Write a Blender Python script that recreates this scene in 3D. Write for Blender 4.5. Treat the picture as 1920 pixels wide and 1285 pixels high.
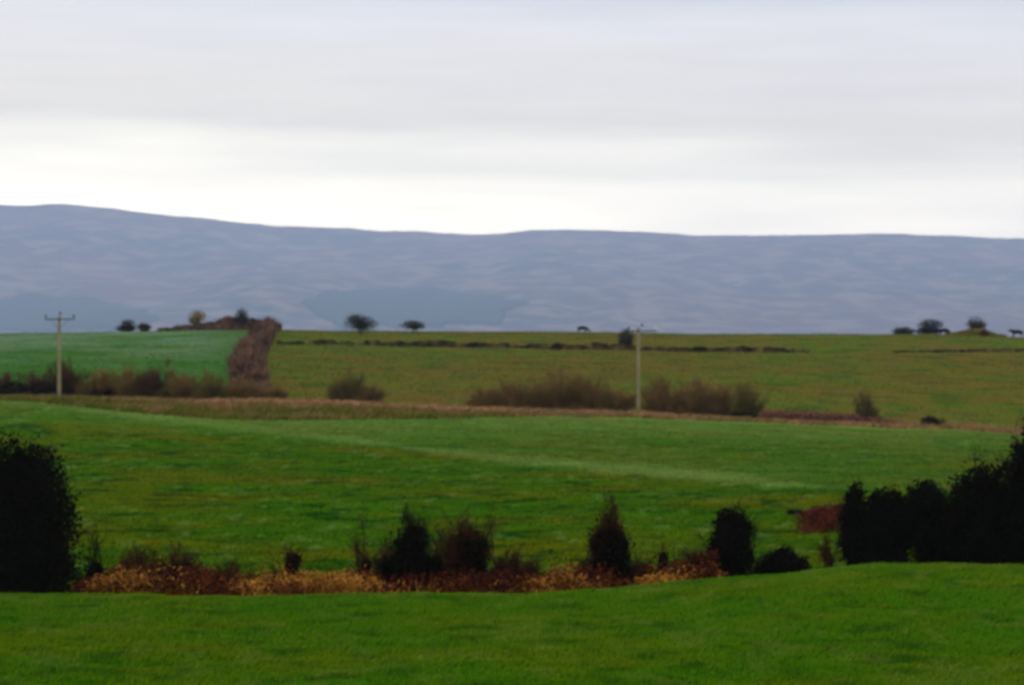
import bpy, math, random
import numpy as np
from mathutils import Vector

for o in list(bpy.data.objects):
    bpy.data.objects.remove(o)
scn = bpy.context.scene
COL = scn.collection
RNG = np.random.default_rng(11)
random.seed(11)

# ------------------------------------------------------------------ camera
F = 4517.0            # focal length in photograph pixels (frame 1920 wide)
CX, CY = 960.0, 642.5
CAMZ = 9.0            # eye level on the railway embankment
cam_d = bpy.data.cameras.new("camera")
cam = bpy.data.objects.new("camera", cam_d)
COL.objects.link(cam)
cam.location = (0, 0, CAMZ)
cam.rotation_euler = (math.radians(90), 0, 0)
cam_d.sensor_width = 36.0
cam_d.lens = 36.0 * F / 1920.0
cam_d.clip_start = 0.5
cam_d.clip_end = 60000
cam_d.dof.use_dof = True          # lens focused short of the fields: the whole view is soft
cam_d.dof.focus_distance = 20.0
cam_d.dof.aperture_fstop = 2.7
scn.camera = cam

# ------------------------------------------------------------------ world
SUN_EL, SUN_AZ = math.radians(38), math.radians(-25)   # azimuth from +Y towards +X
w = bpy.data.worlds.new("World")
scn.world = w
w.use_nodes = True
nt = w.node_tree
nt.nodes.clear()
def N(t, **kw):
    n = nt.nodes.new(t)
    for k, v in kw.items():
        setattr(n, k, v)
    return n
out = N('ShaderNodeOutputWorld')
sky = N('ShaderNodeTexSky', sky_type='NISHITA', sun_disc=False)
sky.sun_elevation = SUN_EL
sky.sun_rotation = SUN_AZ
bg_sky = N('ShaderNodeBackground'); bg_sky.inputs[1].default_value = 0.08
nt.links.new(sky.outputs[0], bg_sky.inputs[0])
tc = N('ShaderNodeTexCoord')
sep = N('ShaderNodeSeparateXYZ'); nt.links.new(tc.outputs['Generated'], sep.inputs[0])
mp = N('ShaderNodeMapping'); mp.inputs['Scale'].default_value = (5, 5, 46)
nt.links.new(tc.outputs['Generated'], mp.inputs[0])
n1 = N('ShaderNodeTexNoise'); n1.inputs['Scale'].default_value = 1.0; n1.inputs['Detail'].default_value = 4; n1.inputs['Roughness'].default_value = .45
nt.links.new(mp.outputs[0], n1.inputs[0])
mp2 = N('ShaderNodeMapping'); mp2.inputs['Scale'].default_value = (9, 9, 95); mp2.inputs['Location'].default_value = (3, 1, 7)
nt.links.new(tc.outputs['Generated'], mp2.inputs[0])
n2 = N('ShaderNodeTexNoise'); n2.inputs['Scale'].default_value = 1.0; n2.inputs['Detail'].default_value = 3
nt.links.new(mp2.outputs[0], n2.inputs[0])
# elevation warped by the stratus noise, then a ramp of cloud brightness
m1 = N('ShaderNodeMath', operation='MULTIPLY_ADD'); m1.inputs[1].default_value = 0.036; m1.inputs[2].default_value = -0.018
nt.links.new(n1.outputs[0], m1.inputs[0])
m2 = N('ShaderNodeMath', operation='ADD'); nt.links.new(sep.outputs[2], m2.inputs[0]); nt.links.new(m1.outputs[0], m2.inputs[1])
m3 = N('ShaderNodeMath', operation='MULTIPLY_ADD'); m3.inputs[1].default_value = 0.028   # the clear band dips to the right
nt.links.new(sep.outputs[0], m3.inputs[0]); nt.links.new(m2.outputs[0], m3.inputs[2]); m2 = m3
mr = N('ShaderNodeMapRange'); mr.inputs[1].default_value = 0.0; mr.inputs[2].default_value = 0.5
nt.links.new(m2.outputs[0], mr.inputs[0])
ramp = N('ShaderNodeValToRGB')
cr = ramp.color_ramp
cr.interpolation = 'EASE'
stops = [(0.00, (3.60, 3.08, 2.18)), (0.085, (3.20, 2.78, 2.04)), (0.125, (2.12, 1.92, 1.51)), (0.155, (1.58, 1.47, 1.19)),
         (0.19, (1.17, 1.08, .925)), (0.225, (1.10, 1.03, .95)), (0.262, (1.05, 1.01, .99)), (0.30, (.84, .86, .90)), (0.40, (.92, .93, .96)), (1.0, (1.12, 1.10, 1.07))]
while len(cr.elements) < len(stops):
    cr.elements.new(0.5)
for e, (p, c) in zip(cr.elements, stops):
    e.position = p; e.color = (*c, 1)
nt.links.new(mr.outputs[0], ramp.inputs[0])
mr2 = N('ShaderNodeMapRange'); mr2.inputs[1].default_value = .3; mr2.inputs[2].default_value = .7; mr2.inputs[3].default_value = .95; mr2.inputs[4].default_value = 1.035
nt.links.new(n2.outputs[0], mr2.inputs[0])
bg_c = N('ShaderNodeBackground')
nt.links.new(ramp.outputs[0], bg_c.inputs[0]); nt.links.new(mr2.outputs[0], bg_c.inputs[1])
mixw = N('ShaderNodeMixShader'); mixw.inputs[0].default_value = 0.94
nt.links.new(bg_sky.outputs[0], mixw.inputs[1]); nt.links.new(bg_c.outputs[0], mixw.inputs[2])
nt.links.new(mixw.outputs[0], out.inputs[0])

# ------------------------------------------------------------------ sun (veiled)
sd = bpy.data.lights.new("sun", 'SUN')
sd.energy = 1.1
sd.angle = math.radians(20)
sd.color = (1, .95, .88)
so = bpy.data.objects.new("sun", sd); COL.objects.link(so)
sdir = Vector((math.sin(SUN_AZ) * math.cos(SUN_EL), math.cos(SUN_AZ) * math.cos(SUN_EL), math.sin(SUN_EL)))
so.rotation_euler = sdir.to_track_quat('Z', 'Y').to_euler()
so.location = (0, 0, 60)

scn.view_settings.view_transform = 'Standard'
scn.view_settings.look = 'None'
scn.view_settings.exposure = 0.0
scn.view_settings.gamma = 1.0
scn.view_settings.use_curve_mapping = False
scn.render.engine = 'CYCLES'
scn.cycles.use_denoising = True
scn.cycles.max_bounces = 5
scn.cycles.diffuse_bounces = 3
scn.cycles.volume_bounces = 1
scn.cycles.transparent_max_bounces = 8

# ------------------------------------------------------------------ helpers
def tag(o, label=None, cat=None, group=None, kind=None):
    if label: o['label'] = label
    if cat: o['category'] = cat
    if group: o['group'] = group
    if kind: o['kind'] = kind
    return o

def mesh_obj(name, V, faces, mat, parent=None, attrs=None, smooth=False, loc=None):
    """faces: (n,k) int array or list of arrays."""
    V = np.asarray(V, dtype=np.float32)
    me = bpy.data.meshes.new(name)
    arrs = [np.asarray(a, dtype=np.int32) for a in (faces if isinstance(faces, list) else [faces])]
    arrs = [a for a in arrs if len(a)]
    me.vertices.add(len(V)); me.vertices.foreach_set('co', V.ravel())
    nl = sum(a.size for a in arrs); nf = sum(len(a) for a in arrs)
    me.loops.add(nl); me.polygons.add(nf)
    me.loops.foreach_set('vertex_index', np.concatenate([a.ravel() for a in arrs]))
    tot = np.concatenate([np.full(len(a), a.shape[1], dtype=np.int32) for a in arrs])
    st = np.concatenate([[0], np.cumsum(tot)[:-1]]).astype(np.int32)
    me.polygons.foreach_set('loop_start', st)
    if smooth:
        me.polygons.foreach_set('use_smooth', np.ones(nf, dtype=bool))
    for k, v in (attrs or {}).items():
        a = me.attributes.new(k, 'FLOAT', 'POINT'); a.data.foreach_set('value', np.asarray(v, dtype=np.float32))
    me.update(calc_edges=True); me.validate()
    me.materials.append(mat)
    o = bpy.data.objects.new(name, me); COL.objects.link(o)
    if parent is not None: o.parent = parent
    if loc is not None: o.location = loc
    return o

def empty(name, loc):
    o = bpy.data.objects.new(name, None); COL.objects.link(o); o.location = loc
    o.empty_display_size = .3
    return o

def _hash(ix, iy, s):
    n = (ix.astype(np.int64) * 374761393 + iy.astype(np.int64) * 668265263 + s * 974711) & 0x7fffffff
    n = ((n ^ (n >> 13)) * 1274126177) & 0x7fffffff
    return ((n ^ (n >> 16)) & 0xffff) / 65535.0
def vnoise(x, y, s=0):
    ix, iy = np.floor(x), np.floor(y)
    fx, fy = x - ix, y - iy
    fx = fx * fx * (3 - 2 * fx); fy = fy * fy * (3 - 2 * fy)
    a, b = _hash(ix, iy, s), _hash(ix + 1, iy, s)
    c, d = _hash(ix, iy + 1, s), _hash(ix + 1, iy + 1, s)
    return (a * (1 - fx) + b * fx) * (1 - fy) + (c * (1 - fx) + d * fx) * fy
def fbm(x, y, s=0, o=4):
    t, a, n = 0, .5, 0
    for k in range(o):
        t = t + a * vnoise(x * 2 ** k, y * 2 ** k, s + k * 17); n += a; a *= .5
    return t / n

# ------------------------------------------------------------------ materials
def material(name):
    m = bpy.data.materials.new(name); m.use_nodes = True
    t = m.node_tree; b = t.nodes['Principled BSDF']
    b.inputs['Specular IOR Level'].default_value = 0.03
    b.inputs['Roughness'].default_value = 0.9
    return m, t, b
def mixc(t, fac, a, b):
    n = t.nodes.new('ShaderNodeMix'); n.data_type = 'RGBA'
    for i, s in ((0, fac), (6, a), (7, b)):
        if isinstance(s, (int, float)): n.inputs[i].default_value = s
        elif isinstance(s, tuple): n.inputs[i].default_value = (*s, 1)
        else: t.links.new(s, n.inputs[i])
    return n.outputs[2]
def noise(t, scale, detail=4, lo=.35, hi=.65, stretch=(1, 1, 1), rough=.55, off=0):
    tc = t.nodes.new('ShaderNodeTexCoord'); mp = t.nodes.new('ShaderNodeMapping')
    mp.inputs['Scale'].default_value = stretch; mp.inputs['Location'].default_value = (off, off * .7, 0)
    t.links.new(tc.outputs['Object'], mp.inputs[0])
    n = t.nodes.new('ShaderNodeTexNoise'); n.inputs['Scale'].default_value = scale; n.inputs['Detail'].default_value = detail
    n.inputs['Roughness'].default_value = rough
    t.links.new(mp.outputs[0], n.inputs[0])
    r = t.nodes.new('ShaderNodeMapRange'); r.interpolation_type = 'SMOOTHSTEP'
    r.inputs[1].default_value = lo; r.inputs[2].default_value = hi
    t.links.new(n.outputs[0], r.inputs[0])
    return r.outputs[0]
def attr(t, name):
    n = t.nodes.new('ShaderNodeAttribute'); n.attribute_name = name
    return n.outputs['Fac']
def math_(t, op, a, b):
    n = t.nodes.new('ShaderNodeMath'); n.operation = op
    for i, s in ((0, a), (1, b)):
        if isinstance(s, (int, float)): n.inputs[i].default_value = s
        else: t.links.new(s, n.inputs[i])
    return n.outputs[0]

def field_mat(name, base, dark, yellow, brown, pale, s=1.0, blade=False, brown_amt=.35, brn=(.52, .74), yel=(.42, .68), drk=(.5, .72)):
    m, t, b = material(name)
    c = mixc(t, noise(t, .11 * s, 4, *yel, stretch=(.8, 1, 1)), base, yellow)
    c = mixc(t, math_(t, 'MULTIPLY', noise(t, .48 * s, 4, *drk, off=31), .9), c, dark)
    c = mixc(t, math_(t, 'MULTIPLY', noise(t, .55 * s, 5, *brn, off=77), brown_amt), c, brown)
    c = mixc(t, math_(t, 'MULTIPLY', noise(t, 2.2 * s, 3, .4, .7, off=12), .35), c, dark)
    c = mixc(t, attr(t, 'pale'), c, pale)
    b.inputs['Specular IOR Level'].default_value = 0.0
    if blade:
        k = attr(t, 'tone')
        c = mixc(t, math_(t, 'MULTIPLY', k, .16), c, pale)
    t.links.new(c, b.inputs['Base Color'])
    return m

NEAR = dict(base=(.054, .180, .0005), dark=(.018, .095, .002), yellow=(.110, .185, .0005), brown=(.16, .13, .006), pale=(.13, .20, .020))
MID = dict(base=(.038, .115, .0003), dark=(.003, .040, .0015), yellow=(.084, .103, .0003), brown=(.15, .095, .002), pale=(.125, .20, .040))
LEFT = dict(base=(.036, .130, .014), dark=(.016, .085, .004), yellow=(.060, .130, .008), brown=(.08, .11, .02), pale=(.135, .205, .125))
UP = dict(base=(.074, .114, .007), dark=(.030, .068, .006), yellow=(.118, .088, .012), brown=(.125, .072, .018), pale=(.12, .14, .03))
VERGE = dict(base=(.085, .115, .008), dark=(.06, .07, .006), yellow=(.16, .13, .020), brown=(.26, .13, .045), pale=(.30, .17, .08))
M = {}
for nm, kw, extra in (('near', NEAR, dict(s=1.3, yel=(.40, .62), drk=(.50, .66))), ('mid', MID, dict(s=.75, yel=(.42, .64), drk=(.50, .66))), ('left', LEFT, dict(s=.45, drk=(.46, .66))), ('up', UP, dict(s=.35, brown_amt=.75, brn=(.46, .62), yel=(.40, .60), drk=(.48, .62))), ('verge', VERGE, dict(s=.9, brown_amt=.6))):
    M[nm] = field_mat(nm + '_turf', **kw, **extra)
    M[nm + '_blade'] = field_mat(nm + '_grass', **kw, **extra, blade=True)

def two_tone(name, a, b_, scale=1.5, lo=.35, hi=.65, c=None, cscale=.5, rough=.9):
    m, t, b = material(name)
    col = mixc(t, noise(t, scale, 4, lo, hi), a, b_)
    if c: col = mixc(t, noise(t, cscale, 4, .47, .60, off=9), col, c)
    t.links.new(col, b.inputs['Base Color']); b.inputs['Roughness'].default_value = rough
    return m
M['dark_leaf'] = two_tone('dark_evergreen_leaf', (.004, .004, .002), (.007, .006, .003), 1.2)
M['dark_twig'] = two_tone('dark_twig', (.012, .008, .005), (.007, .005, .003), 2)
M['red_twig'] = two_tone('reddish_twig', (.070, .026, .011), (.026, .010, .005), 1.5)
M['brown_twig'] = two_tone('brown_twig', (.235, .140, .045), (.155, .105, .033), .5)
M['maroon_twig'] = two_tone('maroon_twig', (.10, .042, .022), (.055, .026, .015), .5)
M['olive_twig'] = two_tone('olive_twig', (.17, .135, .035), (.12, .105, .026), .5)
M['grey_twig'] = two_tone('grey_twig', (.045, .042, .040), (.030, .028, .028), .5)
M['bark'] = two_tone('bark', (.05, .04, .03), (.03, .024, .018), 3)
M['yellow_leaf'] = two_tone('autumn_leaf', (.30, .20, .07), (.22, .17, .06), .8)
M['thorn_leaf'] = two_tone('grey_green_leaf', (.045, .045, .028), (.030, .030, .022), .8)
M['bracken'] = two_tone('dead_bracken', (.44, .21, .032), (.28, .115, .015), 1.1, c=(.085, .016, .004), cscale=.36)
M['bracken_red'] = two_tone('dark_red_bracken', (.12, .024, .007), (.035, .007, .004), .8)
M['bank_brown'] = two_tone('brown_bramble', (.235, .135, .090), (.13, .068, .042), .7, c=(.030, .016, .009), cscale=.30)
M['bank_soil'] = two_tone('bank_soil', (.12, .060, .038), (.07, .036, .024), .8)
M['wall_bank'] = two_tone('mossy_bank', (.11, .085, .028), (.060, .048, .014), .9, c=(.02, .015, .006), cscale=.35)
M['wall_stone'] = two_tone('field_stone', (.10, .085, .065), (.05, .042, .03), 1.2)
M['pole'] = two_tone('weathered_pole', (.30, .265, .15), (.23, .20, .11), 1.2)
M['arm'] = two_tone('dark_timber', (.05, .045, .045), (.035, .03, .03), 3)
M['porcelain'] = two_tone('brown_porcelain', (.16, .07, .05), (.12, .05, .04), 3, rough=.3)
M['white_porcelain'] = two_tone('pale_porcelain', (.75, .66, .58), (.68, .58, .50), 3, rough=.3)
M['steel'] = two_tone('galvanised_steel', (.22, .22, .23), (.16, .16, .17), 3, rough=.5)
M['moor'] = two_tone('moorland', (.090, .056, .070), (.030, .048, .058), .0008, .34, .66, c=(.155, .122, .112), cscale=.0048)
M['conifer'] = two_tone('far_conifers', (.010, .036, .036), (.008, .028, .030), .004)
M['valley'] = two_tone('valley_grass', (.05, .08, .02), (.08, .08, .03), .01)
M['black_cow'] = two_tone('black_hide', (.012, .011, .012), (.010, .010, .010), 2)
M['pied_cow'] = two_tone('black_and_white_hide', (.012, .011, .012), (.70, .66, .60), 1.1, .55, .58)

# ------------------------------------------------------------------ terrain
U_ = lambda *p: (lambda u, x=[a for a, _ in p], y=[b for _, b in p]: np.interp(u, x, y))
def smooth_curve(*p):
    x = np.array([a for a, _ in p], float); y = np.array([b for _, b in p], float)
    xs = np.arange(x[0], x[-1] + 1, 4.0); ys = np.interp(xs, x, y)
    k = np.hanning(25); k /= k.sum()
    ys = np.convolve(np.pad(ys, 12, mode='reflect', reflect_type='odd'), k, 'valid')
    return lambda u: np.interp(u, xs, ys)
E1 = smooth_curve((-300, 1112), (0, 1118), (250, 1121), (450, 1126), (600, 1120), (800, 1116), (1000, 1118), (1180, 1106), (1300, 1095), (1450, 1083), (1550, 1072), (1650, 1064), (1800, 1064), (1920, 1066), (2200, 1072))
MB = smooth_curve((-300, 744), (0, 750), (130, 758), (230, 773), (330, 782), (450, 789), (600, 787), (900, 782), (1000, 782), (1200, 785), (1400, 793), (1600, 801), (1760, 806), (1920, 812), (2200, 822))
HB = smooth_curve((-300, 741), (0, 747), (200, 748), (500, 752), (700, 758), (880, 766), (1200, 778), (1400, 786), (1650, 796), (1760, 799), (1920, 806), (2200, 812))
WL = smooth_curve((-300, 645), (300, 645), (520, 643), (700, 646), (800, 648), (1000, 652), (1100, 654), (1300, 658), (1500, 659), (1920, 662), (2200, 664))
CR = smooth_curve((-300, 628), (0, 626), (250, 622), (480, 620), (600, 621), (800, 622), (1100, 624), (1300, 627), (1600, 627), (1750, 628), (1830, 630), (1920, 633), (2200, 640))
k0 = lambda v: (lambda u: np.full(np.shape(u), float(v)))
py = lambda dfun, f: (dfun, lambda u: (CY - f(u)) / F * dfun(u))
zz = lambda d, z: (k0(d), k0(z))
dM = smooth_curve((-300, 246), (0, 246), (200, 238), (450, 232), (700, 240), (900, 247), (1000, 250), (1400, 252), (2200, 254))
ROWS = [zz(12, -8.0), zz(30, -8.3), py(k0(60), k0(1287)),
        py(k0(84), E1), py(k0(88), lambda u: E1(u) + 8), py(k0(92), lambda u: E1(u) + 12),
        py(k0(97), lambda u: E1(u) - 10),
        py(k0(120), U_((0, 1012), (960, 1012), (1500, 1000), (1920, 980))),
        py(k0(155), U_((0, 915), (960, 916), (1920, 905))),
        py(k0(200), U_((0, 828), (450, 842), (960, 844), (1920, 850))),
        py(dM, MB), py(k0(258), HB),
        py(k0(300), lambda u: HB(u) + (WL(u) - HB(u)) * .45),
        py(k0(350), lambda u: HB(u) + (WL(u) - HB(u)) * .75),
        py(k0(400), lambda u: WL(u) + 2),
        py(k0(468), CR), py(k0(490), lambda u: CR(u) + 2), zz(560, -3.0), zz(900, -14), zz(2500, -22), zz(10600, -30)]
def pchip(D, Z, q):
    """D,Z (n,k); q (n,m) -> (n,m)."""
    h = np.diff(D, axis=1); dl = np.diff(Z, axis=1) / h
    m = np.zeros_like(Z)
    a, b = dl[:, :-1], dl[:, 1:]
    same = a * b > 0
    w1 = 2 * h[:, 1:] + h[:, :-1]; w2 = h[:, 1:] + 2 * h[:, :-1]
    with np.errstate(divide='ignore', invalid='ignore'):
        m[:, 1:-1] = np.where(same, (w1 + w2) / (w1 / a + w2 / b), 0)
    m[:, 0], m[:, -1] = dl[:, 0], dl[:, -1]
    outz = np.empty_like(q)
    for i in range(len(D)):
        k = np.clip(np.searchsorted(D[i], q[i], side='right') - 1, 0, D.shape[1] - 2)
        t = (q[i] - D[i, k]) / h[i, k]
        t2, t3 = t * t, t * t * t
        outz[i] = (2 * t3 - 3 * t2 + 1) * Z[i, k] + (t3 - 2 * t2 + t) * h[i, k] * m[i, k] + (-2 * t3 + 3 * t2) * Z[i, k + 1] + (t3 - t2) * h[i, k] * m[i, k + 1]
    return outz
def relief(x, y):
    """small undulation of the ground in metres."""
    near = np.clip((y - 40) / 30, 0, 1) * np.clip((700 - y) / 200, 0, 1)
    amp = .10 + .10 * np.clip((y - 90) / 60, 0, 1)
    return near * ((fbm(x / 9 + 31, y / 9, 3, 3) - .5) * 2 * amp + (fbm(x / 1.6, y / 1.6 + 9, 8, 3) - .5) * .12)
def col_profile(u):
    D = np.stack([r[0](u) for r in ROWS], 1); Z = np.stack([r[1](u) for r in ROWS], 1)
    return D, Z
def ground_z(u, d):
    """u (n,), d (n,m) -> world z"""
    D, Z = col_profile(u)
    return pchip(D, Z, d) + CAMZ + relief((u[:, None] - CX) / F * d, d)
# bilinear lookup table for placing things
TU = np.arange(-280, 2201, 10.0)
TD = np.concatenate([np.arange(40, 130, .5), np.arange(130, 300, 1.0), np.arange(300, 600, 2.0)])
TZ = ground_z(TU, np.repeat(TD[None, :], len(TU), 0))
def gz(u, d):
    u = np.asarray(u, float); d = np.asarray(d, float)
    fu = np.clip((u - TU[0]) / 10.0, 0, len(TU) - 1.001); iu = fu.astype(int); fu = fu - iu
    idd = np.clip(np.searchsorted(TD, d, side='right') - 1, 0, len(TD) - 2)
    fd = np.clip((d - TD[idd]) / (TD[idd + 1] - TD[idd]), 0, 1)
    return (TZ[iu, idd] * (1 - fu) + TZ[iu + 1, idd] * fu) * (1 - fd) + (TZ[iu, idd + 1] * (1 - fu) + TZ[iu + 1, idd + 1] * fu) * fd
def X(u, d): return (np.asarray(u) - CX) / F * np.asarray(d)
def G(u, d): return Vector((float(X(u, d)), float(d), float(gz(u, d))))

# pale line crossing the middle field at its slope break
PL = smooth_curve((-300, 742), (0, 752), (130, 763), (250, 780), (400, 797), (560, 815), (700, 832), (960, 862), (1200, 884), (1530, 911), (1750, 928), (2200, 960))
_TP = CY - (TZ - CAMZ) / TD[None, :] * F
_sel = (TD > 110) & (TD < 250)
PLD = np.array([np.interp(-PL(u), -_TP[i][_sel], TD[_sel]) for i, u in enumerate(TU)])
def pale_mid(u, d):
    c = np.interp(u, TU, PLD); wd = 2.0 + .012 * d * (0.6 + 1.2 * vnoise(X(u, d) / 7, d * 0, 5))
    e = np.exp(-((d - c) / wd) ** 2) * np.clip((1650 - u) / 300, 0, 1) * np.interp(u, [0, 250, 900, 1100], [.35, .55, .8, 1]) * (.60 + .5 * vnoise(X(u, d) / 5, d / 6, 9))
    top = np.clip((d - c) / 8, 0, 1) * .40 * fbm(X(u, d) / 6, d / 9, 4, 3) + np.clip((d - 212) / 25, 0, 1) * .3  # grazing-view sheen painted as paler grass beyond the line
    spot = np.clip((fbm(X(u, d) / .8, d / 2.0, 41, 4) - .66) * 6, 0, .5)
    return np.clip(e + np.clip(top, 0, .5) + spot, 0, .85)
def pale_near(u, d):
    return np.exp(-((d - 83.5) / 1.0) ** 2) * .45 * vnoise(X(u, d) / 1.2, d, 2) + .12 * fbm(X(u, d) / 2.5, d / 2.5, 6, 3) + np.clip((fbm(X(u, d) / .8, d / 1.3, 46, 3) - .62) * 7, 0, .5)
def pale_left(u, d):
    return np.clip(.05 + (d - 290) / 170 * .8, 0, .95) * np.clip((fbm(X(u, d) / 8, d / 14, 5, 4) - .18) * 2.2, 0, 1.1) * np.clip((560 - u) / 200, .3, 1)  # sheen at grazing view painted in: crop colour pales with distance
def pale_up(u, d):
    return .25 * fbm(X(u, d) / 8, d / 14, 15, 3)
def pale_verge(u, d):
    c = dM(u); k = np.clip((d - c) / (258 - c), 0, 1)
    wv = np.clip((u - 150) / 250, 0, 1)
    return np.clip((np.exp(-((k - .92) / .22) ** 2) * .9 + .5 * np.clip((u - 900) / 200, 0, 1)) * wv + .6 * (fbm(X(u, d) / 3, d / 2, 2, 3) > .62), 0, 1)
PALE = {'near': pale_near, 'mid': pale_mid, 'left': pale_left, 'up': pale_up, 'verge': pale_verge}

def columns(u0, u1, step=8.0):
    out_ = []
    if u0 < -280: out_ += list(np.arange(u0, -280, 120.0)); a = -280
    else: a = u0
    b = min(u1, 2200)
    n = max(2, int(round((b - a) / step)))
    out_ += list(np.linspace(a, b, n + 1))
    if u1 > 2200: out_ += list(np.arange(2320, u1 + 1, 120.0))
    return np.array(out_)
def field(name, mat, r0, r1, u0=None, u1=None, nd=80, key=None, us=(-3000, 5000), step=8.0, curve=None):
    """curve(d, side) gives the u edge when a field is bounded by the bank between two pastures."""
    u = columns(*us, step=step)
    if curve is None:
        Dm = np.stack([r[0](u) for r in ROWS], 1)
        t = np.linspace(0, 1, nd)
        d = Dm[:, r0][:, None] * (1 - t) + Dm[:, r1][:, None] * t
        z = ground_z(u, d); uu = np.repeat(u[:, None], nd, 1)
    else:
        s = np.linspace(0, 1, len(u)) ; t = np.linspace(0, 1, nd)
        D0, D1 = ROWS[r0][0](np.array([0.]))[0], ROWS[r1][0](np.array([0.]))[0]
        dd = D0 + (D1 - D0) * t
        b = UB(dd)
        lo, hi = us
        un = (u - lo) / (hi - lo)
        uu = (lo + un[:, None] * (b[None, :] - lo)) if curve == 'left' else (b[None, :] + un[:, None] * (hi - b[None, :]))
        d = np.repeat(dd[None, :], len(u), 0)
        z = np.empty_like(d)
        for j in range(nd):
            z[:, j] = ground_z(uu[:, j].copy(), d[:, j:j + 1])[:, 0]
    x = X(uu, d)
    V = np.stack([x, d, z], -1).reshape(-1, 3)
    n, m = d.shape
    idx = np.arange(n * m).reshape(n, m)
    Fc = np.stack([idx[:-1, :-1], idx[1:, :-1], idx[1:, 1:], idx[:-1, 1:]], -1).reshape(-1, 4)
    pl = PALE[key](uu, d).ravel() if key else np.zeros(n * m)
    return tag(mesh_obj(name, V, Fc, mat, smooth=True, attrs={'pale': pl}), kind='structure')
UBc = smooth_curve((250, 476), (262, 474), (300, 465), (340, 466), (385, 482), (430, 498), (470, 512), (600, 530))
UBc = U_((250, 476), (262, 474), (300, 465), (340, 466), (385, 482), (430, 498), (470, 512), (600, 530))
UB = lambda d: UBc(d)
field('near_field', M['near'], 0, 5, nd=150, key='near')
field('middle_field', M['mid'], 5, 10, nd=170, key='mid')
field('rough_verge', M['verge'], 10, 11, nd=24, key='verge')
field('seedling_field', M['left'], 11, 17, nd=110, key='left', us=(-3000, 470), curve='left', step=10)
field('upper_pasture', M['up'], 11, 17, nd=110, key='up', us=(470, 5000), curve='right', step=8)
field('valley', M['valley'], 17, 20, nd=40, us=(-3000, 5000), step=40)
# ground sheet beneath everything, out to the horizon
S = 40000.0
mesh_obj('ground', [(-S, -S, -60), (S, -S, -60), (S, S, -60), (-S, S, -60)], np.array([[0, 1, 2, 3]]), M["valley"])['kind'] = 'structure'

# ------------------------------------------------------------------ far mountain
RD = smooth_curve((-3000, 420), (-1500, 400), (-700, 372), (-250, 378), (0, 384), (60, 386), (110, 380), (150, 386), (190, 388), (250, 397), (400, 411), (520, 425), (640, 427), (720, 434), (770, 432), (860, 439), (930, 440), (1000, 431), (1060, 430), (1180, 434), (1300, 441), (1400, 441), (1500, 441), (1670, 438), (1800, 443), (1920, 448), (2200, 455), (3000, 480), (5000, 520))
mu = np.concatenate([np.arange(-2600, -200, 60.), np.arange(-200, 2121, 5.), np.arange(2160, 4600, 60.)])
HS = 2.2              # the ridge stands about 17.6 km away
md = np.concatenate([np.linspace(4700, 8000, 150), np.linspace(8060, 10500, 20)]) * HS
def hill_z(u, dist):
    d = dist / HS
    x = X(u, d)
    s = np.clip((d - 4700) / 3300, 0, 1)
    ridge = (CY - RD(u)) / F * 8000
    prof = .25 * s + .75 * s ** 1.35
    g = (fbm(x / 620 + 40, d / 1500, 2, 4) - .5) * 110 * (4 * s * (1 - s)) ** .8
    g += (np.abs(fbm(x / 330, d / 900 + 5, 9, 4) - .5) * -70) * (4 * s * (1 - s))
    rough = (fbm(x / 60, d / 60, 12, 3) - .5) * 7
    over = np.clip((d - 8000) / 2500, 0, 1)
    return CAMZ + HS * (-16 + (ridge + 16) * prof * (1 - .55 * over ** 1.3) + g + rough * np.clip(s * 4, 0, 1))
UU, DD = np.meshgrid(mu, md, indexing='ij')
HZ = hill_z(UU, DD)
idx = np.arange(HZ.size).reshape(HZ.shape)
quads = lambda I: np.stack([I[:-1, :-1], I[1:, :-1], I[1:, 1:], I[:-1, 1:]], -1).reshape(-1, 4)
tag(mesh_obj('hills', np.stack([X(UU, DD), DD, HZ], -1).reshape(-1, 3), quads(idx), M['moor'], smooth=True), kind='structure')
def inside(poly, x, y):
    r = np.zeros(x.shape, bool); n = len(poly)
    for i in range(n):
        (x0, y0), (x1, y1) = poly[i], poly[(i + 1) % n]
        if y0 == y1: continue
        r ^= ((y0 > y) != (y1 > y)) & (x < (x1 - x0) * (y - y0) / (y1 - y0) + x0)
    return r
def plantation(poly, label):
    u = np.arange(min(p[0] for p in poly) - 20, max(p[0] for p in poly) + 20, 3.)
    d = np.arange(4720, 7600, 14.) * HS
    A, B = np.meshgrid(u, d, indexing='ij'); z = hill_z(A, B)
    yy = CY - (z - CAMZ) / B * F
    ins = inside(poly, A + (fbm(A / 30, B / (220 * HS), 3, 4) - .5) * 60, yy + (fbm(A / 24, B / (200 * HS), 4, 4) - .5) * 22)
    top = z + 18 + (fbm(X(A, B) / 40, B / 40, 6, 2) - .5) * 10
    nb = ins.copy(); nb[1:] &= ins[:-1]; nb[:-1] &= ins[1:]; nb[:, 1:] &= ins[:, :-1]; nb[:, :-1] &= ins[:, 1:]
    k_ = nb.astype(float)
    for _ in range(3):
        k_ = (k_ + np.roll(k_, 1, 0) + np.roll(k_, -1, 0) + np.roll(k_, 1, 1) + np.roll(k_, -1, 1)) / 5
    zt = np.where(nb, z - 3 + (top - z + 3) * k_, z - 3)
    I = np.arange(z.size).reshape(z.shape)
    q = quads(I); ok = ins.ravel()[q].all(1); q = q[ok]
    used, inv = np.unique(q, return_inverse=True)
    V = np.stack([X(A, B), B, zt], -1).reshape(-1, 3)[used]
    o = mesh_obj('conifer_plantation', V, inv.reshape(-1, 4), M['conifer'])
    tag(o, label, 'forest', kind='stuff')
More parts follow.
